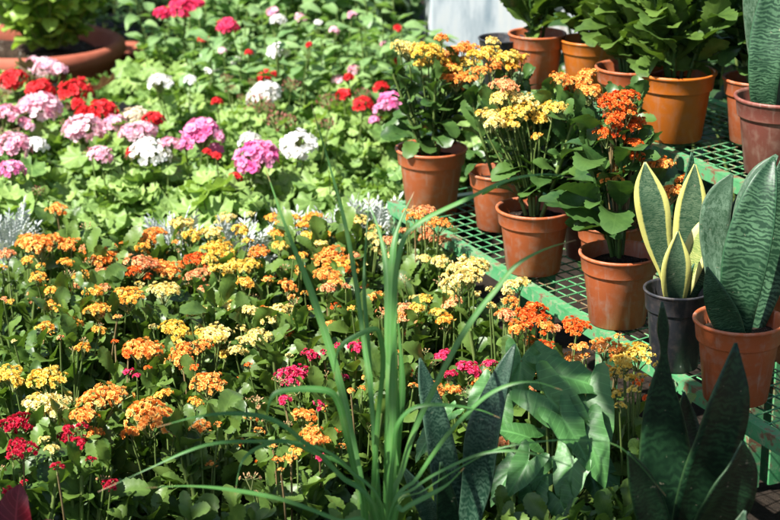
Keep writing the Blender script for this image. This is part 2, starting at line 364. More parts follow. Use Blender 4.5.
# ------------------------------------------------------------------ foliage
KP = pw(.75, .42)
KL = [leaf_grid(KP, 37, 5, .25, b, f, .075, 9, .2, -.2) for b, f in ((.3, .3), (.7, .2), (1.1, .45), (1.5, .3))]
def kal_foliage(n=104, zlo=.12, zhi=.325, L0=.066, spread=.035, el0=-.25, mats=('kal', 'stalk')):
    mb = MB(); stems = [(U(-spread, spread), U(-spread, spread)) for _ in range(7)]
    for x, y in stems: tube(mb, [(x*.3, y*.3, zlo-.03), (x, y, (zlo+zhi)/2), (x*1.5, y*1.5, zhi)], .004, .003, 5, 1)
    for i in range(n):
        x, y = stems[i % 7]; q = (i+U(0, 1))/n; z = zlo+(zhi-zlo)*q; a = i*2.4+U(-.5, .5); el = el0+q*1.0+U(-.25, .3)
        d = (math.cos(a)*math.cos(el), math.sin(a)*math.cos(el), math.sin(el)); P, f, uv = random.choice(KL)
        L = L0*(1.2-.5*q)*U(.55, 1.4); k = .6+.8*q
        mb.add(place(P, (x*k, y*k, z), d, (U(-.6, .6), U(-.6, .6), 1), L), f, 0, uv, U(0, 1))
    return mb.mesh('kalanchoe_foliage', [M[m] for m in mats])
def lobed_disc(k=7, seg=28, cup=.12, notch=.35):
    P = [(0, 0, 0)]; UV = [(.5, 0)]
    for q, r in enumerate((.5, 1.0)):
        for i in range(seg):
            a = notch/2+(2*PI-notch)*i/(seg-1)-PI/2
            rr = .5*r*(1+.10*math.cos(k*(a+PI/2))*r+.03*math.cos(3*k*a)*r)
            P.append((rr*math.cos(a), rr*math.sin(a)+.12, cup*r*r*.5+.075*math.sin(k*a)*r*r+.03*math.sin(3*a)*r)); UV.append((.5+.5*r*math.cos(a), .5+.5*r*math.sin(a)))
    Fs = [(0, i+1, i+2) for i in range(seg-1)]+[(1+i, 1+seg+i, 2+seg+i, 2+i) for i in range(seg-1)]
    return np.array(P), Fs, np.array(UV)
GL = [lobed_disc(7, 29, c) for c in (-.15, .1, .3)]
def ger_foliage(n=92, R=.125, zlo=.13, zhi=.355, L0=.055, mat='ger'):
    mb = MB()
    for i in range(n):
        a = i*2.4+U(-.3, .3); q = math.sqrt((i+.5)/n); r = R*q*U(.8, 1.1); z = zhi-(zhi-zlo)*q**2*U(.4, 1.0)-U(0, .09)
        p = Vector((r*math.cos(a), r*math.sin(a), z)); up = Vector((math.cos(a)*q*.8+U(-.8, .8), math.sin(a)*q*.8+U(-.8, .8), 1)).normalized()
        d = Vector((math.cos(a+U(-.7, .7)), math.sin(a+U(-.7, .7)), 0)); d = (d-up*d.dot(up)).normalized()
        P, f, uv = random.choice(GL)
        mb.add(place(P, p, d, up, L0*U(.5, 1.25)), f, 0, uv, U(0, 1))
        if i % 2 == 0: tube(mb, [(p.x*.25, p.y*.25, zlo-.04), (p.x*.7, p.y*.7, (zlo+z)/2), p], .0022, .0016, 3, 1)
    return mb.mesh('geranium_foliage', [M[mat], M['stalk']])
OL = [leaf_grid(pw(.6, .7), 7, 5, .27, b, .25, 0, 6, .15, -.1) for b in (.4, .8, 1.2)]
def shrub_foliage(n=260, R=.16, zlo=.12, zhi=.52, L0=.058, mat='back', hw=1.0, nstem=9):
    mb = MB(); stems = []
    for k in range(nstem):
        a = k*2.4; r = R*math.sqrt((k+.5)/nstem)*.8; h = zhi*U(.8, 1.05)
        stems.append([Vector((r*.25*math.cos(a), r*.25*math.sin(a), zlo-.04)), Vector((r*.7*math.cos(a), r*.7*math.sin(a), (zlo+h)/2)), Vector((r*math.cos(a), r*math.sin(a), h))])
        tube(mb, stems[-1], .004, .002, 4, 1)
    for i in range(n):
        s = stems[i % nstem]; q = (i//nstem+U(.2, .8))/(n/nstem); p = s[0].lerp(s[1], q*2) if q < .5 else s[1].lerp(s[2], q*2-1)
        a = i*2.0+U(-1, 1); el = U(-.4, .6)+q*.2; d = (math.cos(a)*math.cos(el), math.sin(a)*math.cos(el), math.sin(el))
        P, f, uv = random.choice(OL); P = P*np.array((hw, 1, 1))
        mb.add(place(P, p, d, (U(-.4, .4), U(-.4, .4), 1), L0*U(.7, 1.25)), f, 0, uv, U(0, 1))
    return mb.mesh('shrub_foliage', [M[mat], M['stalk']])
def silver_foliage(n=85):
    """Finely cut silver leaves: a midrib with narrow lobes on both sides."""
    mb = MB(); lob = leaf_grid(pw(.5, .4), 4, 3, .22, .3, .2)
    for i in range(n):
        a = i*2.4; q = (i+.5)/n; el = .15+q*1.1+U(-.25, .25); d = Vector((math.cos(a)*math.cos(el), math.sin(a)*math.cos(el), math.sin(el))); L = U(.03, .055)
        o = Vector((.025*math.cos(a), .025*math.sin(a), .13+.12*q)); fr = frame(d, (U(-.3, .3), U(-.3, .3), 1)); sd_ = Vector(fr[0]); nn = Vector(fr[2]); r = U(0, 1)
        tube(mb, [o-d*L*.3, o+d*L*.5-nn*L*.04, o+d*L-nn*L*.14], .0022, .0012, 4, 0, r)
        for k in range(9):
            f = .25+.75*(k//2)/4; p = o+d*L*f-nn*L*.14*f*f; sg = (1 if k % 2 else -1)*(0 if k == 8 else 1)
            dd = d*.75+sd_*sg*.8; P, fc, uv = lob; mb.add(place(P*np.array((.7, 1, 1)), p, dd, nn, L*.44*(1.1-.35*f)), fc, 0, uv, r)
    return mb.mesh('silver_foliage', [M['silver']])
KL_NARROW = [leaf_grid(pw(.8, .5), 37, 5, .20, b, f, .11, 9, .25, -.25) for b, f in ((.2, .3), (.6, .2), (1.0, .4), (-.3, .3))]
KL_BROAD = KL; KL = KL_BROAD+KL_NARROW*2; KF = [kal_foliage(el0=.05) for _ in range(7)]; KL = KL_NARROW
KF_TALL = [kal_foliage(150, .02, .27, .088, .055, .30, ('kal', 'kaldark')) for _ in range(4)]; KL = KL_BROAD; KF_LOW = [kal_foliage(110, .03, .19, .064, .05, .2, ('kaldark', 'stalk')) for _ in range(4)]; KF_BIG = kal_foliage(56, .04, .22, .088, .035, .25, ('kaldark', 'kaldark'))         # for the big potted plants: origin at the rim
GF = [ger_foliage() for _ in range(5)]
SF = [shrub_foliage() for _ in range(4)]
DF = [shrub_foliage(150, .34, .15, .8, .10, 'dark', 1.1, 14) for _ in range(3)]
BRZ = ger_foliage(60, .13, .12, .33, .075, 'bronze')
SLV = [silver_foliage() for _ in range(2)]

# ------------------------------------------------------------------ pots
def pot_mesh(mat, ratio=.95, collar=.26):
    """Nursery pot one unit wide at the rim: tapered wall, wider collar, rolled lip, foot ring."""
    h = ratio; mb = MB(); c = h*(1-collar)
    lathe(mb, [(.001, .0), (.33, .0), (.345, .008), (.345, .03), (.350, .034), (.425, c-.012), (.430, c-.004), (.452, c), (.458, c+.012), (.478, h-.05), (.484, h-.045), (.500, h-.035), (.503, h-.015), (.498, h-.003),
               (.486, h), (.466, h-.006), (.458, h-.03), (.445, c+.02), (.418, c-.02), (.40, h*.62), (.001, h*.62)], 44)
    return mb.mesh('nursery_pot', [M[mat]])
def soil_mesh():
    mb = MB(); P = [(0, 0, .01)]; seg = 26
    for r in (.14, .28, .36, .425):
        for k in range(seg): a = 2*PI*k/seg; P.append((r*math.cos(a), r*math.sin(a), U(-.012, .022)))
    Fs = [(0, 1+k, 1+(k+1) % seg) for k in range(seg)]
    for q in range(3): Fs += [(1+q*seg+k, 1+(q+1)*seg+k, 1+(q+1)*seg+(k+1) % seg, 1+q*seg+(k+1) % seg) for k in range(seg)]
    mb.add(P, Fs); return mb.mesh('soil', [M['soil']])
POTS = {}
def get_pot(mat, ratio=.95):
    k = (mat, round(ratio, 2))
    if k not in POTS: POTS[k] = pot_mesh(mat, k[1])
    return POTS[k]
SOIL = soil_mesh()
def add_pot(t, mat, W, ratio=.95, soil=True):
    p_ = obj('pot', get_pot(mat, ratio), t, rot=(0, 0, U(0, 6)), scale=W)
    if soil: obj('soil', SOIL, p_, (0, 0, round(ratio, 2)*.80), (0, 0, U(0, 6)))
    return W*ratio
def stalk(t, a, b, r=.0022, mat='stalk', sag=.006):
    mb = MB(); tube(mb, curve3(a, b, sag), r*.95, r*.7, 5); return obj('flower_stalk', mb.mesh('stalk', [M[mat]]), t)
def add_head(t, base, P, wm, c, kind='K', st='stalk', root=None):
    """P is the world place of the head's middle; wm its width in metres."""
    l = P-base; wm *= 1.2 if kind == 'K' else 1.1
    if kind == 'K':
        s = 'B' if c == 'b' else ('L' if wm > .048 else 'M' if wm > .027 else 'S'); me = coloured(random.choice(KHEAD[s]), c)
    else:
        s = 'F' if c == 'f' else ('L' if wm > .05 else 'S'); me = coloured(random.choice(GHEAD[s]), c)
    foot = root if root is not None else Vector((l.x*.45, l.y*.45, .15))
    sk = stalk(t, foot, l-Vector((0, 0, wm*.38)), .0022 if kind == 'K' else .0026, st)
    return obj('flower_cluster', me, sk, l, (U(-.22, .08), U(-.18, .12), U(0, 6.28)), wm*1.06)
def heads(s): return [(float(a), float(b), float(w), c) for a, b, w, c in (q.split() for q in s.split(';'))]

# ------------------------------------------------------------------ the setting
def sheet(name, x0, x1, y0, y1, z, m, n=1, amp=0):
    mb = MB(); P = []
    for j in range(n+1):
        for i in range(n+1):
            x = x0+(x1-x0)*i/n; y = y0+(y1-y0)*j/n; P.append((x, y, z+(amp*noise.noise(Vector((x*6, y*6, 0))) if amp else 0)))
    mb.add(P, grid_faces(n+1, n+1)); return structure(name, mb.mesh(name, [m]))
sheet('ground', -150, 150, -100, 200, -.03, M['ground'])
sheet('bed_soil', -3.2, 1.9, 1.0, 8.4, -.012, M['ground'], 90, .016)
sheet('paving', .46, 3.2, .4, 2.9, .012, M['paving'])
mb = MB(); box(mb, (.43, 5.98, 1.2), (.31, .03, 0), (-.01, .1, 0), (0, 0, 1.25))
tag(obj('garden_wall', mb.mesh('garden_wall', [M['wall']], False)), 'pale weathered whitewashed wall pier behind the potted plants', 'wall')

# ------------------------------------------------------------------ the stepped green plant stand
A0 = at(387, 201, .36); B0 = at(780, 440, .36)
u = (B0-A0); u.z = 0; u.normalize(); v = Vector((-u.y, u.x, 0))          # u along the rails towards the camera, v into the steps
Z = Vector((0, 0, 1)); TIERS = ((0, .35, .36), (.365, .70, .55)); LEN = 1.75
def SP(a, b, z): return Vector((A0.x, A0.y, 0))+u*a+v*b+Z*z
st = thing('plant_stand', 'stepped green painted steel stand with wire mesh decks carrying the potted plants', 'plant stand', SP(LEN/2, .5, 0))
ofs = -st.location
def angle_bar(mb, a, b, inn, w=.020, h=.022, t=.003):
    """Steel angle from a to b: a flat top flange reaching inwards and a hanging front flange."""
    d = (b-a)/2; c = (a+b)/2+ofs; i = inn.normalized()
    box(mb, c+i*w/2-Z*t/2, d, i*w/2, Z*t/2); box(mb, c+i*t/2-Z*(t+h/2+.0004), d*.9995, i*t/2, Z*h/2)
for k, (b0, b1, z) in enumerate(TIERS):
    for a, b, i in ((SP(0, b0, z), SP(LEN, b0, z), v), (SP(0, b1, z-.001), SP(LEN, b1, z-.001), -v), (SP(.001, b0+.003, z-.0035), SP(.001, b1-.003, z-.0035), u), (SP(LEN-.001, b0+.003, z-.0035), SP(LEN-.001, b1-.003, z-.0035), -u)):
        mb = MB(); angle_bar(mb, a, b, i); obj('rail', mb.mesh('rail', [M['rail']], False), st)
    mb = MB(); q = -.05
    d1 = (u+v*.10).normalized(); d2 = (v-u*.22).normalized(); w = b1-b0
    s = -w*.3
    while s < LEN+w*.3:                                                    # cross wires
        a_, b_ = SP(s, b0+.005, z-.007), SP(s-.22*(w-.01), b1-.005, z-.007)
        if -.0 < s < LEN+.22*w-.01: tube(mb, [a_+ofs, b_+ofs], .0015, .0015, 4)
        s += .036
    s = -LEN*.1
    while s < w:                                                           # long wires
        t0 = max(0, -s/.10+.03); t1 = min(LEN, (w-s)/.10-.03)
        if t1 > t0: tube(mb, [SP(t0, b0+s+.10*t0, z-.0105)+ofs, SP(t1, b0+s+.10*t1, z-.0105)+ofs], .0015, .0015, 4)
        s += .027
    obj('mesh_deck', mb.mesh('mesh_deck', [M['rail']], False), st)
    for a in (.018, LEN/2, LEN-.018):
        for b in (b0+.018, b1-.018):
            mb = MB(); box(mb, SP(a, b, z/2-.002)+ofs, u*.0145, v*.0145, Z*(z/2-.004)); obj('leg', mb.mesh('leg', [M['rail']], False), st)

# ------------------------------------------------------------------ pots on the stand
def depth_of(P): return (P-Vector((0, 0, CH))).dot(-Vector((0, -math.cos(PITCH), math.sin(PITCH))))
def stand_pot(name, label, cat, px, py, wpx, rimpy, z, mat, group=None):
    B = at(px, py, z); W = wpx*depth_of(B)/F; rim = atd(px, rimpy, B.y).z; h = min(max(rim-z, .85*W), 1.25*W)
    t = thing(name, label, cat, (B.x, B.y, z+.001), 0, group); add_pot(t, mat, W, h/W)
    return t, B, W, h
GS = 'potted plants on the green stand'
def potted_kal(label, px, py, wpx, rimpy, z, mat, hs=None, fs=1.0, st_='stalk', jit=.05, foli=None):
    t, B, W, h = stand_pot('potted_kalanchoe', label, 'potted plant', px, py, wpx, rimpy, z, mat, GS)
    root = Vector((0, 0, h*.85))
    obj('foliage', foli or random.choice(KF_LOW if hs else KF_TALL), t, root, (0, 0, U(0, 6)), fs)
    H = heads(hs) if hs else []; H += [(a+U(-13, 13), b+U(-4, 9), U(.5, .8)*w, c) for a, b, w, c in H if w > 15]
    for a, b, w, c in H:
        P = atd(a, b, B.y+U(-jit, jit)); l = P-Vector(t.location)
        add_head(t, Vector(t.location), P, w*depth_of(P)/F, c, 'K', st_, Vector((max(-.05, min(.05, l.x*.35)), max(-.05, min(.05, l.y*.3)), h+.04)))
    return t
Z1, Z2, Z3 = .36, .55, .74
potted_kal('yellow and orange kalanchoe in the terracotta pot at the far corner of the stand', 431, 207, 72, 155, Z1, 'terracotta',
  '409 46 26 y;429 49 30 Y;442 38 14 o;462 46 26 o;442 57 30 Y;455 75 26 o;467 60 20 Y;458 86 15 o;403 82 8 b;426 77 7 b;421 62 14 Y;450 66 14 o', .95)
potted_kal('yellow and orange kalanchoe half hidden between two fuller pots', 499, 227, 64, 171, Z1, 'terracotta',
  '488 50 24 Y;481 69 22 o;507 54 26 Y;522 57 14 G;497 62 16 o;512 66 16 G;473 78 14 o;493 41 14 y', .95)
potted_kal('pale yellow kalanchoe in terracotta pot, a long grass blade arching before it', 533, 270, 77, 209, Z1, 'terracotta',
  '504 83 26 p;502 96 24 y;494 114 30 y;517 111 32 Y;530 101 34 y;553 106 26 Y;563 112 14 y;537 136 12 g;481 114 12 g;514 127 20 y;541 116 18 Y;507 122 16 Y', 1.0)
potted_kal('orange kalanchoe in shaded pot behind the pale yellow one', 590, 256, 68, 188, Z1, 'maroon_pot', '560 77 24 o;590 88 28 o;588 73 20 o;575 83 20 o;566 88 12 r;601 100 14 o', 1.0)
potted_kal('kalanchoe with few red flowers, its rim just behind the large orange-red one', 609, 284, 70, 222, Z1, 'terracotta', '601 162 12 r;598 150 10 r;632 138 14 r', .85)
potted_kal('tall orange-red kalanchoe with big scalloped leaves in brown terracotta pot', 617, 322, 81, 252, Z1, 'terracotta',
  '622 95 38 r;622 112 26 r;609 131 28 r;629 127 22 r;636 143 16 r;614 173 28 o;620 165 24 o;636 155 16 r;656 161 28 o;672 190 22 o;683 180 16 o;645 170 16 o;612 118 18 r;618 104 24 o;640 120 14 r', 1.0, 'rstalk', .04, KF_BIG)
potted_kal('dark green kalanchoe in the terracotta pot nearest the pale wall', 536, 86, 58, 33, Z2, 'terracotta', None, .95)
potted_kal('leafy kalanchoe in orange pot, mostly hidden behind its neighbours', 588, 89, 60, 40, Z2, 'orange_pot', None, .95)
potted_kal('leafy kalanchoe in terracotta pot left of the bright orange pot', 628, 126, 70, 66, Z2, 'terracotta', None, 1.05)
potted_kal('bushy green kalanchoe in the bright orange plastic pot', 673, 138, 81, 75, Z2, 'orange_pot', None, 1.1)
potted_kal('leafy kalanchoe in terracotta pot behind the maroon pot', 754, 141, 70, 77, Z2, 'terracotta', '775 4 10 r', 1.05)
def snake_leaf(t, pts, wpx, y0, mat, nrm=None, cup=.12, twist=0., thick=.0025, name='leaf'):
    B = Vector(t.location); P = [atd(a, b, y0+c) for a, b, c in pts]; W = [w*depth_of(p)/F for w, p in zip(wpx, P)]
    n = Vector(nrm) if nrm else Vector((-.35, -1, .25)); mb = MB()
    ribbon(mb, [p-B for p in P], W, n, cup, 26, 7, twist, 0, U(0, 1)); o = obj(name, mb.mesh('snake_leaf', [M[mat]]), t)
    s = o.modifiers.new('thickness', 'SOLIDIFY'); s.thickness = thick; s.offset = 0
    return o
t, B, W, h = stand_pot('snake_plant', 'yellow-edged snake plant in the black plastic pot', 'potted plant', 674, 366, 68, 288, Z1, 'black_pot', GS); y0 = B.y
snake_leaf(t, [(673, 308, 0), (668, 278, 0), (658, 240, -.01), (653, 208, -.02), (648, 185, -.02), (645, 162, -.02)], (13, 15, 28, 35, 27, 2), y0-.01, 'snake_edge')
snake_leaf(t, [(683, 308, .01), (688, 255, .03), (691, 215, .03), (693, 190, .03), (695, 164, .03)], (18, 31, 33, 24, 2), y0+.02, 'snake_edge', (-.15, -1, .2))
snake_leaf(t, [(680, 308, .03), (682, 250, .06), (688, 200, .07), (692, 152, .08)], (14, 22, 20, 2), y0+.03, 'snake_green', (.3, -1, .2))
snake_leaf(t, [(676, 310, 0), (675, 285, -.02), (676, 260, -.03), (678, 231, -.03)], (14, 28, 28, 2), y0-.02, 'snake_edge', (.1, -1, .2), .25)
snake_leaf(t, [(683, 300, 0), (690, 270, -.01), (704, 236, -.01), (722, 207, 0)], (10, 23, 27, 2), y0, 'snake_cream', (-.5, -1, .4))
snake_leaf(t, [(683, 310, 0), (692, 285, 0), (708, 260, .01), (727, 234, .01)], (12, 25, 25, 3), y0-.01, 'snake_green', (.6, -1, .1))
t, B, W, h = stand_pot('snake_plant', 'broad dark green banded snake plant in the nearest terracotta pot', 'potted plant', 735, 398, 92, 318, Z1, 'terracotta', GS); y0 = B.y
snake_leaf(t, [(739, 335, 0), (740, 300, -.01), (745, 262, -.015), (754, 222, -.01), (764, 185, .0), (774, 157, .02)], (22, 36, 45, 42, 27, 3), y0-.015, 'snake_green', (-.3, -1, .15), .3)
snake_leaf(t, [(744, 330, .02), (744, 270, .04), (748, 215, .04), (760, 178, .05), (777, 155, .06)], (16, 26, 30, 24, 4), y0+.02, 'snake_grey', (-.55, -1, .5), .15)
snake_leaf(t, [(750, 335, .01), (765, 285, .02), (777, 232, .02), (782, 190, .02), (783, 158, .03)], (20, 34, 40, 30, 4), y0+.02, 'snake_green', (-.1, -1, .25))
snake_leaf(t, [(735, 338, -.01), (724, 314, -.02), (714, 290, -.03), (707, 267, -.03)], (24, 31, 22, 2), y0-.03, 'snake_green', (-.5, -1, .3))
snake_leaf(t, [(726, 330, .02), (717, 260, .05), (715, 220, .05), (721, 195, .05), (732, 174, .05)], (16, 28, 31, 25, 3), y0+.03, 'snake_grey', (-.2, -1, .3))
snake_leaf(t, [(731, 330, .03), (738, 240, .06), (750, 200, .07), (770, 160, .08)], (16, 28, 30, 3), y0+.03, 'snake_grey', (.2, -1, .3))
t, B, W, h = stand_pot('snake_plant', 'grey mottled snake plant in the maroon pot at the top right', 'potted plant', 776, 172, 92, 101, Z2, 'maroon_pot', GS); y0 = B.y
snake_leaf(t, [(764, 112, 0), (764, 85, -.01), (766, 60, -.01), (770, 30, 0), (776, -10, .01), (780, -45, .02)], (23, 29, 34, 36, 26, 3), y0-.01, 'snake_green', (-.3, -1, .2), .25)
snake_leaf(t, [(775, 108, .03), (762, 60, .05), (754, 20, .05), (750, -10, .05), (748, -40, .05)], (18, 24, 20, 14, 2), y0+.02, 'snake_grey', (-.5, -1, .2))
snake_leaf(t, [(778, 112, .0), (786, 70, .0), (800, 20, 0), (812, -20, .01)], (18, 34, 34, 3), y0, 'snake_grey', (.3, -1, .2))
t = potted_kal('leafy kalanchoe in terracotta pot half out of view at the right edge', 806, 362, 88, 288, Z1, 'terracotta', '779 330 9 Y', .8)

# ------------------------------------------------------------------ kalanchoes in the bed
def near_stand(x, y, m): p = Vector((x-A0.x, y-A0.y, 0)); return p.dot(u) < LEN+.3 and (p.dot(v) > -m and p.dot(u) > -m or p.dot(v) > .22 and p.dot(u) > -.75)
GK = 'kalanchoes planted in the flower bed'
spots = []                                          # ground points already taken
def bed_kal(label, hs, zh=.36, mat=None):
    H = heads(hs)
    if near_stand(*at(H[0][0], H[0][1], zh).xy, .09) or H[0][0] > 560: zh = .43
    P = [at(a, b, zh+U(-.012, .012)) for a, b, w, c in H]
    c = sum(P, Vector())/len(P); c.y += .015; c.z = 0
    t = thing('kalanchoe', label, 'flowering plant', c, 0, GK); spots.append((c.x, c.y))
    add_pot(t, mat or random.choice(('terracotta', 'black_pot', 'maroon_pot')), .115)
    obj('foliage', random.choice(KF), t, (0, 0, -.01), (0, 0, U(0, 6)), U(.95, 1.12))
    for (a, b, w, col), p in zip(H, P): add_head(t, c, p, w*depth_of(p)/F, col, 'K', 'rstalk' if col in 'rkdo' and U(0, 1) < .5 else 'stalk')
    for k in range(0 if 'alone' in label else random.choice((4, 5, 6, 7) if c.y > 3.05 else (3, 4, 5))):
        a, b, w, col = random.choice(H); q = Vector((c.x+U(-.07, .07), c.y+U(-.06, .07), zh-U(-.005, .06)))
        if zh > .4: q = Vector((c.x+U(-.04, .02), c.y+U(-.02, .03), zh-U(-.01, .02)))
        add_head(t, c, q, U(.012, .030), random.choice(('b', col, col, col)), 'K')
    return t
BED = [
 ('gold-orange kalanchoe raising one small head alone against the geranium leaves', '57 208 18 o'),
 ('orange kalanchoe with wide flat head at the left, beside silver foliage', '38 239 42 o;71 242 21 o;87 226 12 b'),
 ('bright orange kalanchoe with clustered heads right of the left silver foliage', '146 233 26 o;143 246 16 g;158 232 20 o'),
 ('pale yellow kalanchoe in the rearmost row left of the grass, small heads', '182 222 22 y;224 217 20 y;214 231 20 y;240 229 18 Y'),
 ('orange-gold kalanchoe touching the tip of the longest grass blade', '281 222 12 g;304 224 12 g;295 218 10 g;311 216 22 g'),
 ('cream-yellow kalanchoe among silver foliage left of the stand corner', '356 219 22 y;341 233 14 y;374 229 16 y;372 236 12 y;378 243 10 y'),
 ('peach kalanchoe with several pale heads below the far stand corner', '389 240 14 p;406 231 14 p;426 237 16 p;439 240 18 p'),
 ('deep peach-orange kalanchoe covering the start of the green rail', '422 209 22 p;415 216 16 o;439 222 22 o'),
 ('peach and gold kalanchoe with small heads cut by the left edge', '7 253 16 p;28 259 14 g;3 268 10 g;4 299 8 p'),
 ('orange kalanchoe with broad peach head in front of left silver foliage', '86 247 12 p;104 255 34 o;141 260 30 p'),
 ('red-orange kalanchoe with the deepest coloured heads in the rear bed', '134 269 16 r;166 265 32 o;195 258 24 r'),
 ('golden kalanchoe with one large yellow-orange dome in the rear bed', '192 236 20 Y;218 247 32 G'),
 ('clear yellow kalanchoe with heads in a row behind the peach buds', '209 259 16 Y;220 269 20 Y;236 265 30 Y;252 263 16 Y'),
 ('orange kalanchoe with single flat orange-gold head left of the long blade', '259 250 22 o;293 258 8 g'),
 ('gold and yellow kalanchoe straddling the long grass blade', '279 233 20 g;326 233 22 g;280 245 16 Y;312 236 14 Y;320 244 14 y'),
 ('pale orange kalanchoe with two broad heads right of the long blade', '330 255 30 o;340 263 32 g;356 256 14 p'),
 ('pale yellow kalanchoe right behind the grass, under the green rail', '423 258 14 y;440 260 18 y'),
 ('gold kalanchoe with little heads over shaded leaves at left', '67 262 14 g;84 273 10 g;37 276 17 g'),
 ('gold and peach kalanchoe with a row of heads, left half of bed', '70 285 16 p;55 291 20 g;104 287 13 p;93 291 18 g;126 294 30 g'),
 ('pale lemon kalanchoe with one broad head between orange neighbours', '163 287 28 y'),
 ('peach-budded kalanchoe with small heads in the middle of the bed', '196 274 22 p;210 271 16 p;244 282 18 g;205 289 15 p'),
 ('orange kalanchoe peeping out just left of the long blade', '267 280 12 o;288 285 18 o;263 309 10 o;293 298 10 o'),
 ('red-orange and peach kalanchoe stacked below the two broad pale orange heads', '347 269 12 r;327 273 24 o;335 281 16 o;327 287 16 p;346 287 10 p;305 293 8 g'),
 ('small pale yellow kalanchoe with close heads left of the big lemon one', '446 286 14 y;447 281 10 y;448 294 20 y'),
 ('big lemon-yellow kalanchoe leaning against the green rail', '469 264 38 y;459 277 32 y'),
 ('pale yellow kalanchoe in front of the rail, above the orange-red one', '520 282 20 y;507 291 8 y;490 306 12 y'),
 ('gold kalanchoe with round heads over broad leaves at left', '54 304 24 g;96 307 24 g;117 317 8 o'),
 ('lemon kalanchoe with long flat row of heads in mid bed', '203 310 13 y;229 308 36 y;250 309 16 y'),
 ('orange kalanchoe seen between the upright grass blades', '375 296 18 o;352 308 8 g'),
 ('pale peach kalanchoe immediately right of the upright blades', '382 311 12 p;399 315 10 p;403 320 12 p'),
 ('yellow and peach kalanchoe with many heads near the arching blade', '418 307 16 Y;438 312 16 Y;427 299 14 Y;453 301 20 p;445 320 18 g'),
 ('brightest orange-red kalanchoe, its heads crowding before the green rail', '512 300 16 o;526 314 24 r;538 307 20 r;518 328 20 o;506 314 18 p'),
 ('low peach and red kalanchoe against the rail right of the orange-red one', '554 328 14 p;543 333 8 r'),
 ('gold kalanchoe of small separate heads at the left side of bed', '45 326 18 g;72 321 16 g;100 325 7 b;60 338 8 p;14 341 6 y'),
 ('kalanchoe with few tiny red heads below a large orange head', '128 354 12 r;115 342 8 r;137 376 8 k'),
 ('orange kalanchoe with one big ragged head and smaller ones beside', '142 345 36 o;155 347 18 o;185 348 26 o;203 344 16 o'),
 ('yellow kalanchoe with two broad flat heads in the middle of the bed', '175 327 28 Y;153 327 10 y;216 330 30 y;219 339 10 Y'),
 ('lemon and yellow kalanchoe of two wide heads left of the grass', '277 313 34 y;259 335 27 y'),
 ('red-orange kalanchoe with small head tucked beside lemon heads', '286 333 16 r;289 356 9 y'),
 ('pink-red kalanchoe with small heads among the upright grass blades', '338 345 8 k;356 346 17 k;323 352 8 k'),
 ('orange kalanchoe with small heads in front of the rail above arrow leaves', '531 340 15 o;546 374 14 o'),
 ('red-orange kalanchoe touching the foot of the brown kalanchoe pot', '576 323 28 r;547 346 17 r;573 347 10 o'),
 ('orange kalanchoe beside the olive-yellow one below the black pot', '607 345 28 o;619 337 10 o;606 368 12 o;577 359 10 o'),
 ('deep yellow kalanchoe with heads cut by the left edge', '8 371 26 Y;15 380 20 Y;45 376 36 Y'),
 ('salmon-orange kalanchoe with drooping head in mid bed', '183 361 22 o;195 367 10 r;207 381 32 o;222 384 10 o'),
 ('pink-red kalanchoe with one wide head just left of the blades', '297 372 34 k;343 378 12 k'),
 ('orange-gold kalanchoe right of the thick upright blades', '405 370 17 o;398 352 7 o;375 353 6 o;413 386 10 o'),
 ('pink-red kalanchoe with several heads left of the arrow-leaved plant', '444 354 19 k;469 367 22 k;490 363 15 k;448 374 14 k'),
 ('olive-yellow kalanchoe of many heads in front of the black pot', '635 351 36 Y;626 360 22 Y;642 377 12 Y;661 365 14 Y;634 390 14 Y;616 393 16 Y;620 406 12 Y'),
 ('small red-flowered kalanchoe beside the dark snake plant leaf', '653 385 8 r;648 398 10 r'),
 ('kalanchoe with tiny orange heads beside the blotched pointed leaf', '487 371 8 o;479 380 8 o;477 388 8 o;439 392 10 o'),
 ('kalanchoe with tiny peach buds showing between the arrow leaves', '531 408 8 p;538 416 8 p'),
 ('big orange kalanchoe at front left with crowded dome', '100 394 50 o;84 412 28 o'),
 ('pale yellow kalanchoe at front left between the red and orange ones', '50 401 44 y;45 440 12 y;52 450 14 y'),
 ('orange kalanchoe with round dome near the tip of the left blade', '154 412 48 o;164 393 17 g'),
 ('kalanchoe of tiny orange heads behind the left arching blade', '200 425 20 o;218 424 8 o'),
 ('kalanchoe with pale salmon buds above the left arching blade', '246 401 10 b;241 410 8 b'),
 ('kalanchoe with small magenta-red heads left of the blade clump', '285 400 13 k;318 405 14 k;320 457 10 k'),
 ('orange kalanchoe with loose heads left of the grass base', '259 431 12 o;302 415 24 o;312 440 24 o;322 438 16 o;334 432 13 r'),
 ('low gold-orange kalanchoe in front, below the loose orange heads', '278 461 12 o;291 459 14 o;281 470 8 o;297 449 16 g;273 446 9 o'),
 ('kalanchoe with tiny orange heads seen between grass blades', '351 391 8 o;362 388 8 o'),
 ('crimson kalanchoe with the largest red head at the front left', '17 421 38 d;23 446 30 d;9 491 14 d'),
 ('crimson kalanchoe with small scattered heads beside the large red one', '68 429 12 d;80 442 18 d;57 467 14 d'),
]
for lb, hs in BED: bed_kal(lb, hs)

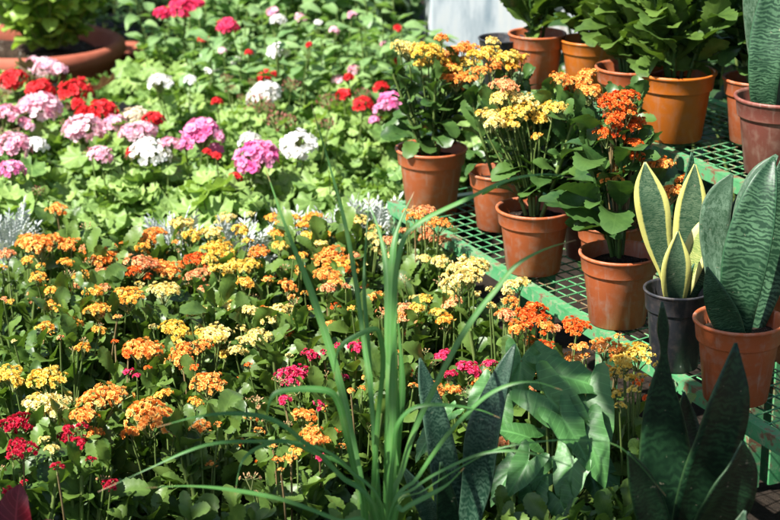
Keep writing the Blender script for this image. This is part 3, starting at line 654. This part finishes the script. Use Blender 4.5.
# ------------------------------------------------------------------ geraniums
GG = 'geraniums planted in the flower bed'
gspots = []
def bed_ger(label, hs, zh=.385):
    H = heads(hs); P = [at(a, b, zh+U(-.01, .015)) for a, b, w, c in H]
    c = sum(P, Vector())/len(P); c.z = 0
    t = thing('geranium', label, 'flowering plant', c, 0, GG); gspots.append((c.x, c.y))
    add_pot(t, 'terracotta', .13); obj('foliage', random.choice(GF), t, (0, 0, 0), (0, 0, U(0, 6)), U(.95, 1.1))
    for (a, b, w, col), p in zip(H, P): add_head(t, c, p, w*depth_of(p)/F, col, 'G', 'stalk')
    for k in range(random.choice((1, 1, 2))):
        a, b, w, col = random.choice(H); add_head(t, c, Vector((c.x+U(-.09, .09), c.y+U(-.07, .08), zh-U(.0, .05))), U(.02, .04), random.choice((col, col, 'f')), 'G')
    return t
GER = [
 ('red-pink geranium at the far back in front of the wall', '400 60 12 R'),
 ('coral red geranium below the clay bowl at the left edge', '13 78 28 R'),
 ('deep red geranium with two round heads below the clay bowl', '41 88 28 R;75 88 32 R'),
 ('white geranium with several heads at the back left', '160 81 24 w;190 79 12 w;212 70 14 w'),
 ('red geranium just behind the large white head', '268 76 22 R;291 83 18 f;226 77 12 f'),
 ('white geranium with one large head at the back', '264 92 34 w'),
 ('red geranium with fading heads behind the tip of the long blade', '344 94 16 R;363 103 20 R;328 100 22 f;363 92 16 f'),
 ('small pink and red geranium far back near the shrubs', '354 68 12 P;349 77 10 R'),
 ('pale pink geranium with one large head at the left edge', '41 105 42 P;7 112 24 P'),
 ('scarlet geranium right of the large pale pink head', '78 103 14 R;102 108 28 R'),
 ('cream geranium with red head beside it', '135 115 26 c;153 118 22 R'),
 ('dark faded red geranium under the large white head', '217 101 11 R;259 101 26 f'),
 ('geranium with brownish withering heads in mid bed', '278 118 26 f;288 119 16 f;318 121 9 f'),
 ('hot pink geranium beside the far terracotta pot', '393 100 28 H;380 108 14 H'),
 ('pink geranium with loose head at the left edge below the pale one', '14 143 36 P;37 143 20 w'),
 ('blush geranium with small head and red one beside it', '101 153 24 P;133 151 14 R'),
 ('soft pink geranium with a wide band of heads', '85 127 42 P;114 122 24 P;133 131 28 P;146 129 22 P'),
 ('white geranium with round head left of the hot pink ones', '150 150 38 w;169 143 20 P'),
 ('hot pink geranium with large round head in mid bed', '202 130 40 H;186 144 16 H'),
 ('lilac-pink geranium with large head above the long blade tip', '216 155 10 R;207 151 9 R;255 154 42 H'),
 ('white geranium with two heads behind the lilac-pink one', '250 139 22 w;298 142 36 w'),
 ('lilac geranium cut by the left edge, nearest of the pink ones', '11 168 26 H'),
]
for lb, hs in GER: bed_ger(lb, hs)

# ------------------------------------------------------------------ leafy plants between the flowering ones
def fill(pts_, y0, y1, step, taken, gap, make):
    n = 0; y = y0; r = 0
    while y < y1:
        x = -.22*y-.05+(step/2 if r % 2 else 0)
        while x < .24*y:
            X, Y = x+U(-.3, .3)*step, y+U(-.3, .3)*step
            if not near_stand(X, Y, .09) and all((X-a)**2+(Y-b)**2 > gap*gap for a, b in taken): make(X, Y); taken.append((X, Y)); n += 1
            x += step
        y += step*.87; r += 1
    return n
def fk(X, Y):
    t = thing('kalanchoe', 'leafy green kalanchoe without open flowers in the flower bed', 'foliage plant', (X, Y, 0), 0, 'kalanchoes without open flowers')
    add_pot(t, random.choice(('terracotta', 'black_pot')), .115); obj('foliage', random.choice(KF), t, (0, 0, -.02), (0, 0, U(0, 6)), U(.84, .98))
def fg(X, Y):
    t = thing('geranium', 'leafy green geranium without open flowers in the flower bed', 'foliage plant', (X, Y, 0), 0, 'geraniums without open flowers')
    add_pot(t, 'terracotta', .13); obj('foliage', random.choice(GF), t, (0, 0, -.01), (0, 0, U(0, 6)), U(.9, 1.12))
n1 = fill(None, 2.35, 3.80, .135, spots, .098, fk)
n2 = fill(None, 3.90, 5.45, .16, gspots+[s for s in spots if s[1] > 3.7], .125, fg)
def silver(px, py, s=1.0):
    p = at(px, py, .28); t = thing('dusty_miller', SL.pop(0), 'foliage plant', (p.x, p.y, 0), 0, 'silver-leaved plants')
    add_pot(t, 'black_pot', .11); obj('foliage', random.choice(SLV), t, (0, 0, .03), (0, 0, U(0, 6)), 1.12*s)
SL = ['silver-white dusty miller at the left edge behind the orange kalanchoes', 'silver-white dusty miller, fuller, behind the red-orange kalanchoe heads', 'silver-white dusty miller left of the long grass blade',
      'silver-white dusty miller right of the long grass blade', 'silver-white dusty miller nearest the stand corner', 'silver-white dusty miller between the yellow kalanchoes and the blade', 'silver-white dusty miller behind the broad peach head']
for q in ((8, 246), (174, 249), (296, 250), (340, 242), (372, 236), (243, 258)): silver(*q)

# bronze-leaved begonias at the far left
for px, py, hs, lb in ((36, 92, '47 66 26 P;33 62 16 P;60 68 14 P', 'bronze-leaved plant with pale pink flowers below the clay bowl'), (92, 112, '24 122 14 P;66 122 12 f', 'bronze-leaved plant behind the soft pink geranium'), (8, 118, '2 96 14 f;30 126 10 P', 'bronze-leaved plant at the left edge among pink geraniums')):
    p = at(px, py, .27); t = thing('begonia', lb, 'flowering plant', (p.x, p.y, 0), 0, 'bronze-leaved plants'); add_pot(t, 'terracotta', .13)
    obj('foliage', BRZ, t, (0, 0, 0), (0, 0, U(0, 6)), 1.05)
    for a, b, w, c in heads(hs): P_ = at(a, b, .36); add_head(t, Vector(t.location), P_, w*depth_of(P_)/F, c, 'G')

# ------------------------------------------------------------------ shrubs at the back
def shrub(x, y, lb, grp, s=1.0, fol=None, z=-.02, hs=None):
    t = thing('shrub', lb, 'shrub', (x, y, 0), 0, grp)
    obj('foliage', fol or random.choice(SF), t, (0, 0, z), (0, 0, U(0, 6)), s)
    if hs:
        for a, b, w, c in heads(hs):
            P_ = atd(a, b, y-.08+U(-.06, .06)); add_head(t, Vector(t.location), P_, w*depth_of(P_)/F, c, 'G', 'stalk', Vector(((P_.x-x)*.4, (P_.y-y)*.4, .25)))
    return t
FS = (('magenta-pink flowering shrub with two heads against the dark background', 178, 30, '163 12 18 k;184 6 28 k;196 3 16 k'), ('shrub with one magenta head right of the dark gap', 226, 44, '228 25 22 k;203 38 10 R'),
      ('shrub with pink and white heads at the back of the garden', 280, 34, '273 12 14 P;278 19 16 w;300 17 12 P'), ('shrub with a single white head over the geraniums', 280, 70, '278 50 22 w;309 44 7 R'), ('shrub with one tiny pale pink head near the back', 334, 48, '334 30 10 P;352 14 9 P;318 22 8 w'), ('shrub with small red and pink heads near the wall pier', 404, 40, '398 28 9 R;384 44 8 P;412 52 8 R'), ('shrub with small white and red heads in the back row', 236, 62, '236 60 10 w;249 52 8 R;222 50 8 P'))
tk = []
for lb, px, py, hs in FS:
    p = at(px, py, .40); shrub(p.x, p.y, lb, 'flowering shrubs at the back', 1.0, None, -.03, hs); tk.append((p.x, p.y))
y = 5.2; r = 0
while y < 6.9:
    x = -.19*y*(.82 if y > 5.6 else .5)+(.1 if r % 2 else 0)
    while x < (.09*y if y < 6.6 else .03*y):
        X, Y = x+U(-.07, .07), y+U(-.07, .07); px = 390+X/Y*F*.98
        if all((X-a)**2+(Y-b)**2 > .03 for a, b in tk) and not near_stand(X, Y, .1) and not (px < 205 and Y > 5.3) and px < (424 if Y < 5.5 else 408):
            shrub(X, Y, 'upright leafy green shrub without flowers at the back of the garden', 'leafy shrubs at the back', U(.9, 1.15)*(1 if Y < 5.6 else 1.15))
        x += .21
    y += .19; r += 1
for k in range(10):
    shrub(-1.80+.19*k+U(-.05, .05), 7.3+U(-.2, .3), 'tall shrub, leaves coloured dark as shade, closing off the back of the garden', 'dark shrubs at the back', U(1.0, 1.25), random.choice(DF))
for X, Y in ((-.95, 6.5), (-.72, 6.4), (-.82, 6.8), (-.6, 6.7)): shrub(X, Y, 'shrub with shade put into its leaf colour beside the clay bowl', 'dark shrubs beside the clay bowl', U(.55, .7), random.choice(DF))
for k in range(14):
    p = SP(.12+.13*k, (.98, 1.25)[k % 2]+U(-.03, .05), 0); shrub(p.x, p.y, 'tall shrub, leaf colour darkened as shade, behind the green stand', 'dark shrubs behind the stand', U(1.2, 1.4), random.choice(DF))

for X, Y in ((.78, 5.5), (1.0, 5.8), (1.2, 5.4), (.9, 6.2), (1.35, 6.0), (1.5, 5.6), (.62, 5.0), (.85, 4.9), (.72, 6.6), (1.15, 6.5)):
    shrub(X, Y, 'tall shrub, leaf colour darkened as shade, far behind the green stand', 'dark shrubs beyond the stand', U(1.15, 1.4), random.choice(DF))
for X, Y in ((.50, 4.5), (.72, 4.35)): shrub(X, Y, 'low shrub, leaf colour darkened as shade, hidden behind the far end of the stand', 'low dark shrubs at the end of the stand', .55, random.choice(DF))

# clay bowl with its bush, a small clay pot and a saucer
p = at(30, 40, .30); t = thing('clay_bowl_planter', 'wide clay bowl with rolled rim holding a bright green bush', 'planter', (p.x, p.y, 0)); mb = MB(); Rr = .285
lathe(mb, [(.001, 0), (.15, 0), (.16, .01), (.22, .09), (.255, .17), (Rr-.015, .19), (Rr, .2), (Rr+.012, .215), (Rr+.008, .235), (Rr-.006, .243), (Rr-.028, .236), (Rr-.036, .21), (.235, .18), (.001, .18)], 56)
obj('bowl', mb.mesh('bowl', [M['clay']]), t, (0, 0, 0), (0, 0, 0), (1, 1, 1.24)); obj('soil', SOIL, t, (0, 0, .25), (0, 0, 0), (.56, .56, .8))
BOWL = shrub_foliage(900, .36, .31, .62, .055, 'bowlleaf', 1.5, 32); obj('foliage', BOWL, t, (.06, .01, .02))
p = at(153, 62, .17); t = thing('small_clay_pot', 'small clay pot with young plant between bowl and geraniums', 'potted plant', (p.x, p.y, 0)); h = add_pot(t, 'terracotta', .11, 1.2)
obj('foliage', random.choice(SF), t, (0, 0, .02), (0, 0, 1), .5)
p = at(128, 47, .20); mb = MB(); lathe(mb, [(.001, 0), (.07, 0), (.095, .02), (.1, .024), (.097, .03), (.085, .024), (.001, .012)], 36)
tag(obj('clay_saucer', mb.mesh('clay_saucer', [M['clay']]), None, (p.x, p.y, .17)), 'small clay saucer on an upturned pot right of the clay bowl', 'saucer')
t = thing('upturned_pot', 'upturned dark pot under the clay saucer', 'pot', (p.x, p.y, .17)); o = obj('pot', get_pot('black_pot', .95), t, (0, 0, 0), (PI, 0, 0), .178)
p = at(497, 86, Z2); t = thing('black_pot', 'empty black plastic pot behind the yellow kalanchoe flowers', 'pot', (p.x+.01, p.y+.02, Z2+.001)); obj('pot', get_pot('black_pot', 1.0), t, (0, 0, 0), (0, 0, 0), .105)

# ------------------------------------------------------------------ front plants
# dark red leaves at the lower left corner
p = atd(14, 610, 2.3); t = thing('red_leaved_plant', 'plant with dark wine-red pointed leaves in the bottom left corner', 'foliage plant', (p.x, p.y, 0)); add_pot(t, 'black_pot', .12)
RL = leaf_grid(pw(.6, .85), 21, 7, .37, .5, .30, .03, 5, .22, -.2)
for a, b, ang, L, dz in ((16, 548, 86, .088, .35), (34, 545, 52, .045, .5), (-4, 540, 128, .055, .3), (12, 556, 20, .05, .6), (0, 560, 200, .06, .6)):
    o_ = atd(a, b, 2.3); d = CR*math.cos(R_(ang))+CU*math.sin(R_(ang))+CB*dz*.5; mb = MB()
    mb.add(place(RL[0], o_-Vector(t.location), d, CB+Vector((-.3, 0, .5)), L), RL[1], 0, RL[2], U(0, 1)); obj('leaf', mb.mesh('red_leaf', [M['redleaf']]), t)
mb = MB(); tube(mb, [(0, 0, .08), (.005, 0, .2), atd(10, 545, 2.3)-Vector(t.location)], .004, .003, 5); obj('stem', mb.mesh('stem', [M['rstalk']]), t)

# the long-bladed grass
GY = 2.28; g0 = atd(384, 640, GY); t = thing('long_grass_plant', 'clump of long arching green grass blades in the foreground', 'grass plant', (g0.x, GY, 0)); add_pot(t, 'terracotta', .19)
def blade(pts, w, dy=(0, 0), nrm=(-.3, -1, .5), cup=-.22, tw=0.):
    n = len(pts); P = [Vector((g0.x+U(-.03, .03), GY+U(-.03, .03), .15))] if pts[0][1] > 480 else []
    for i, (a, b) in enumerate(pts): P.append(atd(a, b, GY+dy[0]+(dy[1]-dy[0])*i/max(1, n-1)))
    W = [.65*w*depth_of(q)/F for q in P]; m = len(P)
    W = [x*min(1, .75+.5*i/m)*(1-(i/(m-1))**5*.96) if i < m-1 else .0006 for i, x in enumerate(W)]
    if m > 3: W[-2] *= .62
    mb = MB(); ribbon(mb, [q-Vector(t.location) for q in P], W, nrm, cup, 40, 5, tw, 0, U(0, 1)); return obj('blade', mb.mesh('blade', [M['grass']]), t)
BL = [
 ([(364, 520), (352, 440), (336, 370), (312, 295), (285, 225), (265, 167)], 13, (0, .12)),
 ([(378, 520), (372, 410), (364, 345), (356, 285), (345, 224), (328, 160), (311, 103)], 8, (0, .2)),
 ([(380, 520), (374, 430), (368, 340), (364, 290), (366, 240), (370, 190)], 7, (0, .2)),
 ([(388, 520), (389, 400), (388, 330), (387, 275), (380, 235), (367, 198)], 13, (0, .15)),
 ([(386, 520), (389, 380), (391, 300), (393, 250), (400, 222), (414, 192)], 12, (.02, .12)),
 ([(392, 520), (396, 400), (394, 310), (400, 250), (418, 223), (468, 198), (507, 180), (545, 174), (572, 178)], 9, (0, .1), (0, -.6, 1)),
 ([(391, 520), (402, 470), (415, 428), (438, 380), (459, 340), (478, 311), (497, 288), (516, 265), (545, 249), (576, 240)], 11, (-.03, .02), (-.4, -.7, .7)),
 ([(378, 520), (340, 475), (318, 452), (300, 438), (284, 425), (262, 416), (230, 413), (195, 417), (158, 427)], 12, (-.04, -.12), (0, -.5, 1)),
 ([(384, 520), (350, 470), (328, 452), (300, 443), (255, 441), (215, 443), (185, 452), (150, 468), (98, 492)], 7, (-.03, -.1), (0, -.6, 1)),
 ([(370, 535), (338, 520), (285, 500), (235, 490), (190, 486), (145, 488)], 9, (-.06, -.12), (0, -.5, 1)),
 ([(372, 520), (350, 470), (312, 452), (285, 441), (262, 446), (246, 456), (239, 470), (235, 495)], 7, (0, -.06), (-.3, -.8, .6)),
 ([(372, 520), (378, 420), (383, 367), (381, 340), (375, 329), (358, 335), (342, 345), (336, 358), (334, 380)], 9, (.0, -.03), (0, -.9, .4)),
 ([(366, 520), (356, 476), (346, 432), (339, 404), (328, 391), (300, 389), (276, 393), (268, 408), (266, 432)], 11, (-.03, -.06), (0, -.8, .5)),
 ([(390, 520), (394, 450), (397, 426), (408, 411), (424, 405), (450, 405), (480, 410), (500, 418)], 8, (-.03, -.05), (0, -.6, 1)),
 ([(389, 520), (417, 478), (435, 451), (453, 428), (482, 399), (508, 385), (535, 382), (562, 390)], 8, (-.03, -.06), (0, -.6, 1)),
 ([(388, 522), (416, 487), (453, 465), (489, 452), (526, 452), (562, 463), (588, 474)], 6, (-.05, -.1), (0, -.6, 1)),
 ([(390, 522), (425, 490), (470, 462), (500, 448), (545, 441), (580, 440), (613, 444), (636, 461), (666, 496)], 3, (-.05, -.12), (0, -.6, 1)),
 ([(394, 525), (404, 509), (431, 494), (448, 484), (464, 468)], 9, (-.06, -.1), (0, -.7, .8)),
 ([(394, 525), (398, 440), (402, 390), (400, 345), (396, 300)], 11, (.02, .06)),
 ([(392, 525), (393, 440), (392, 390), (394, 340), (398, 290)], 12, (-.02, .02)),
]
for q in BL: blade(*q)

# snake plants at the front edge
p = atd(452, 640, 2.5); t = thing('snake_plant', 'blotched blue-green snake plant with pointed leaf between the grass and arrow leaves', 'potted plant', (p.x, 2.5, 0)); add_pot(t, 'black_pot', .15)
snake_leaf(t, [(458, 600, 0), (468, 530, 0), (478, 480, 0), (483, 435, 0), (495, 395, .01), (506, 365, .02), (515, 344, .03)], (18, 22, 32, 35, 25, 14, 2), 2.5, 'snake_blue', (-.4, -1, .3), .2)
snake_leaf(t, [(454, 600, 0), (452, 540, 0), (446, 480, .01), (436, 425, .02), (426, 385, .03), (420, 358, .04)], (24, 30, 31, 27, 17, 2), 2.53, 'snake_blue', (.4, -1, .1), .2)
snake_leaf(t, [(450, 600, 0), (436, 530, -.02), (420, 495, -.03), (402, 466, -.04)], (16, 20, 18, 2), 2.46, 'snake_blue', (-.4, -1, .4), .2)
snake_leaf(t, [(460, 600, 0), (450, 540, -.02), (446, 500, -.03), (441, 462, -.04)], (16, 22, 20, 2), 2.46, 'snake_dark', (.2, -1, .2), .2)
p = atd(690, 660, 2.36); t = thing('snake_plant', 'green snake plant, coloured darker for deep shade, in the lower right corner', 'potted plant', (p.x, 2.36, 0)); add_pot(t, 'black_pot', .17)
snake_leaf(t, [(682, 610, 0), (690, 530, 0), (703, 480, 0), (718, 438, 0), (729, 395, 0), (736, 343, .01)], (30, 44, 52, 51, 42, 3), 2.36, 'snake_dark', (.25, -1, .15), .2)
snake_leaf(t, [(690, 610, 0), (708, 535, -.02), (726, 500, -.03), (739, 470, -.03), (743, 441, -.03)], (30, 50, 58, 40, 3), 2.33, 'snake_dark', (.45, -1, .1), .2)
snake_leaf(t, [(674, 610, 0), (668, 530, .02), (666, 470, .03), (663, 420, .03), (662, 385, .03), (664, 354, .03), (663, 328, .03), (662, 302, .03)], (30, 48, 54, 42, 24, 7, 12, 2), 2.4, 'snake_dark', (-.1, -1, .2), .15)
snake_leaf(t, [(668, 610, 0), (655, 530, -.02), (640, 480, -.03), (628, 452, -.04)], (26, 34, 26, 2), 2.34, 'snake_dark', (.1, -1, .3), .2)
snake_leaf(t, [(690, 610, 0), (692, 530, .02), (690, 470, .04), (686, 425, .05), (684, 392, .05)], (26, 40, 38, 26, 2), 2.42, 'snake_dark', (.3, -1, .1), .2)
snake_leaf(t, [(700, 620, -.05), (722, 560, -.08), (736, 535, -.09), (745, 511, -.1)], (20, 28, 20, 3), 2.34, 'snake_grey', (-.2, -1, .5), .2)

# the arrowhead vine
def arrow_leaf():
    th = (0, 5, 10, 18, 30, 48, 70, 95, 115, 130, 142, 151, 160, 172); rr = (1.0, .88, .78, .66, .54, .44, .365, .34, .40, .49, .53, .46, .24, .04)
    full = [(-a, r) for a, r in zip(th[::-1], rr[::-1])][:-1]+list(zip(th, rr)); k = len(full); P = [(0, 0, 0)]; UV = [(.5, 0)]
    for q in (.2, .4, .6, .8, 1.0):
        for a, r in full:
            x = q*r*math.sin(R_(a)); y = q*r*math.cos(R_(a)); P.append((x, y, (.30*abs(x)-.28*max(0, y)**2-.5*x*x+.07*abs(x)*math.sin(17*y-14*abs(x))+.05*q*q*math.sin(9*a*.05+5*x)))); UV.append((.5+x, .15+y*.8))
    Fs = [(0, 1+i, 2+i) for i in range(k-1)]
    for q in range(4): Fs += [(1+q*k+i, 1+(q+1)*k+i, 2+(q+1)*k+i, 2+q*k+i) for i in range(k-1)]
    return np.array(P), Fs, np.array(UV)
AL = arrow_leaf(); p = atd(548, 640, 2.68); t = thing('arrowhead_vine', 'plant with large soft green arrow-shaped leaves in the foreground', 'foliage plant', (p.x, 2.68, 0)); add_pot(t, 'terracotta', .15)
stm = MB()
for a, b, dy, ang, L, tilt in ((546, 396, -.02, -42, 84, .1), (558, 376, .02, -9, 72, .35), (521, 360, .08, -100, 58, .1), (530, 438, .0, 158, 48, .3), (574, 460, -.06, -108, 68, .1), (546, 474, -.05, 200, 48, .2), (534, 496, -.08, -97, 56, .1),
       (543, 356, .07, -24, 40, .3), (586, 432, -.05, -72, 70, .1), (586, 398, .0, -80, 92, .1), (488, 388, .05, -130, 46, .2), (452, 412, .1, 215, 30, .3), (434, 432, .06, 228, 42, .2), (600, 470, -.03, -60, 56, .2), (512, 470, 0, 230, 50, .1), (560, 500, -.09, -70, 50, .2), (500, 405, .04, -80, 44, .1), (562, 418, -.05, -55, 60, .2), (528, 462, -.07, -125, 52, .2), (590, 452, -.02, -88, 62, .1)):
    o_ = atd(a, b, 2.68+dy); c, s = math.cos(R_(ang)), math.sin(R_(ang)); d = CR*c+CU*s+CB*(.45-.2*abs(c)); mb = MB()
    nrm = CB+Vector((U(-.9, .35), 0, U(.2, 1.1)))+CU*tilt; Lm = L*.83*depth_of(o_)/F
    mb.add(place(AL[0], o_-Vector(t.location), d, nrm, Lm), AL[1], 0, AL[2], U(0, 1)); obj('leaf', mb.mesh('arrow_leaf', [M['arrow']]), t)
    q = o_-Vector(t.location); tube(stm, [(U(-.02, .02), U(-.02, .02), .1), Vector((q.x*.45, q.y*.45+.02, q.z*.75)), q], .003, .002, 5)
obj('stems', stm.mesh('stems', [M['stalk']]), t)

# ------------------------------------------------------------------ light
AZ, EL = Vector((-.80, -.60, 0)).normalized(), R_(50)
sd = AZ*math.cos(EL)+Z*math.sin(EL)                      # towards the sun
# added tree, out of view: its low branch is placed to shade the near right corner
t = thing('added_shade_tree', 'added unseen tree whose leafy branch is placed to shade the nearest plants', 'tree', (-2.3, .3, 0)); tl = -Vector(t.location)
hub = Vector((.57, 2.44, .45))+sd*2.0
mb = MB(); tube(mb, [Vector(t.location)+Vector((0, 0, -.03))+tl, Vector((-2.25, .35, 1.2))+tl, Vector((-2.1, .45, 2.2))+tl, Vector((-2.0, .5, 3.2))+tl], .10, .05, 10); obj('trunk', mb.mesh('trunk', [M['bark']]), t)
mb = MB(); tube(mb, [Vector((-2.1, .45, 2.1))+tl, Vector((-1.4, .95, 2.25))+tl, hub+tl, hub+Vector((.35, .5, -.05))+tl], .035, .008, 7)
for k in range(9): e = hub+Vector((U(-.35, .35), U(-.45, .45), U(-.1, .15))); tube(mb, [hub.lerp(Vector((-1.4, .95, 2.25)), U(0, .3))+tl, e+tl], .010, .003, 5)
obj('branch', mb.mesh('branch', [M['bark']]), t)
mb = MB()
for k in range(210):
    a = U(0, 6.28); r = math.sqrt(U(0, 1)); q = hub+u*(.46*r*math.cos(a))+v*(.16*r*math.sin(a))+Vector((0, 0, U(-.08, .1))); P, f, uv = random.choice(OL); b = U(0, 6.28)
    mb.add(place(P*np.array((1.3, 1, 1)), q+tl, (math.cos(b), math.sin(b), U(-.5, .3)), (U(-.5, .5), U(-.5, .5), 1), U(.07, .12)), f, 0, uv, U(0, 1))
for k in range(500):
    a = U(0, 6.28); r = math.sqrt(U(0, 1)); q = Vector((-2.0+.9*r*math.cos(a), .3+.9*r*math.sin(a), 3.2+U(-.5, .6))); P, f, uv = random.choice(OL); b = U(0, 6.28)
    mb.add(place(P*np.array((1.3, 1, 1)), q+tl, (math.cos(b), math.sin(b), U(-.5, .3)), (U(-.5, .5), U(-.5, .5), 1), U(.09, .15)), f, 0, uv, U(0, 1))
obj('crown', mb.mesh('crown', [M['back']]), t)
sun = D.lights.new('sun', 'SUN'); sun.energy = 5.0; sun.angle = R_(.5); sun.color = (1, .965, .90)
so = D.objects.new('sun', sun); COL.objects.link(so); so.rotation_euler = (-sd).to_track_quat('-Z', 'Y').to_euler(); so.location = (-3, -2, 6)
wd = D.worlds.new('World'); SC.world = wd; wd.use_nodes = True; n = wd.node_tree.nodes; n.clear(); l = wd.node_tree.links
sky = n.new('ShaderNodeTexSky'); sky.sky_type = 'NISHITA'; sky.sun_disc = False; sky.sun_elevation = EL; sky.sun_rotation = math.atan2(sd.x, sd.y)
bg = n.new('ShaderNodeBackground'); bg.inputs['Strength'].default_value = .07; ow = n.new('ShaderNodeOutputWorld')
l.new(sky.outputs[0], bg.inputs[0]); l.new(bg.outputs[0], ow.inputs[0])
vs = SC.view_settings; vs.view_transform = 'Standard'; vs.look = 'None'; vs.exposure = 1.35; vs.gamma = 1; vs.use_curve_mapping = False
SC.cycles.max_bounces = 8; SC.cycles.transparent_max_bounces = 8
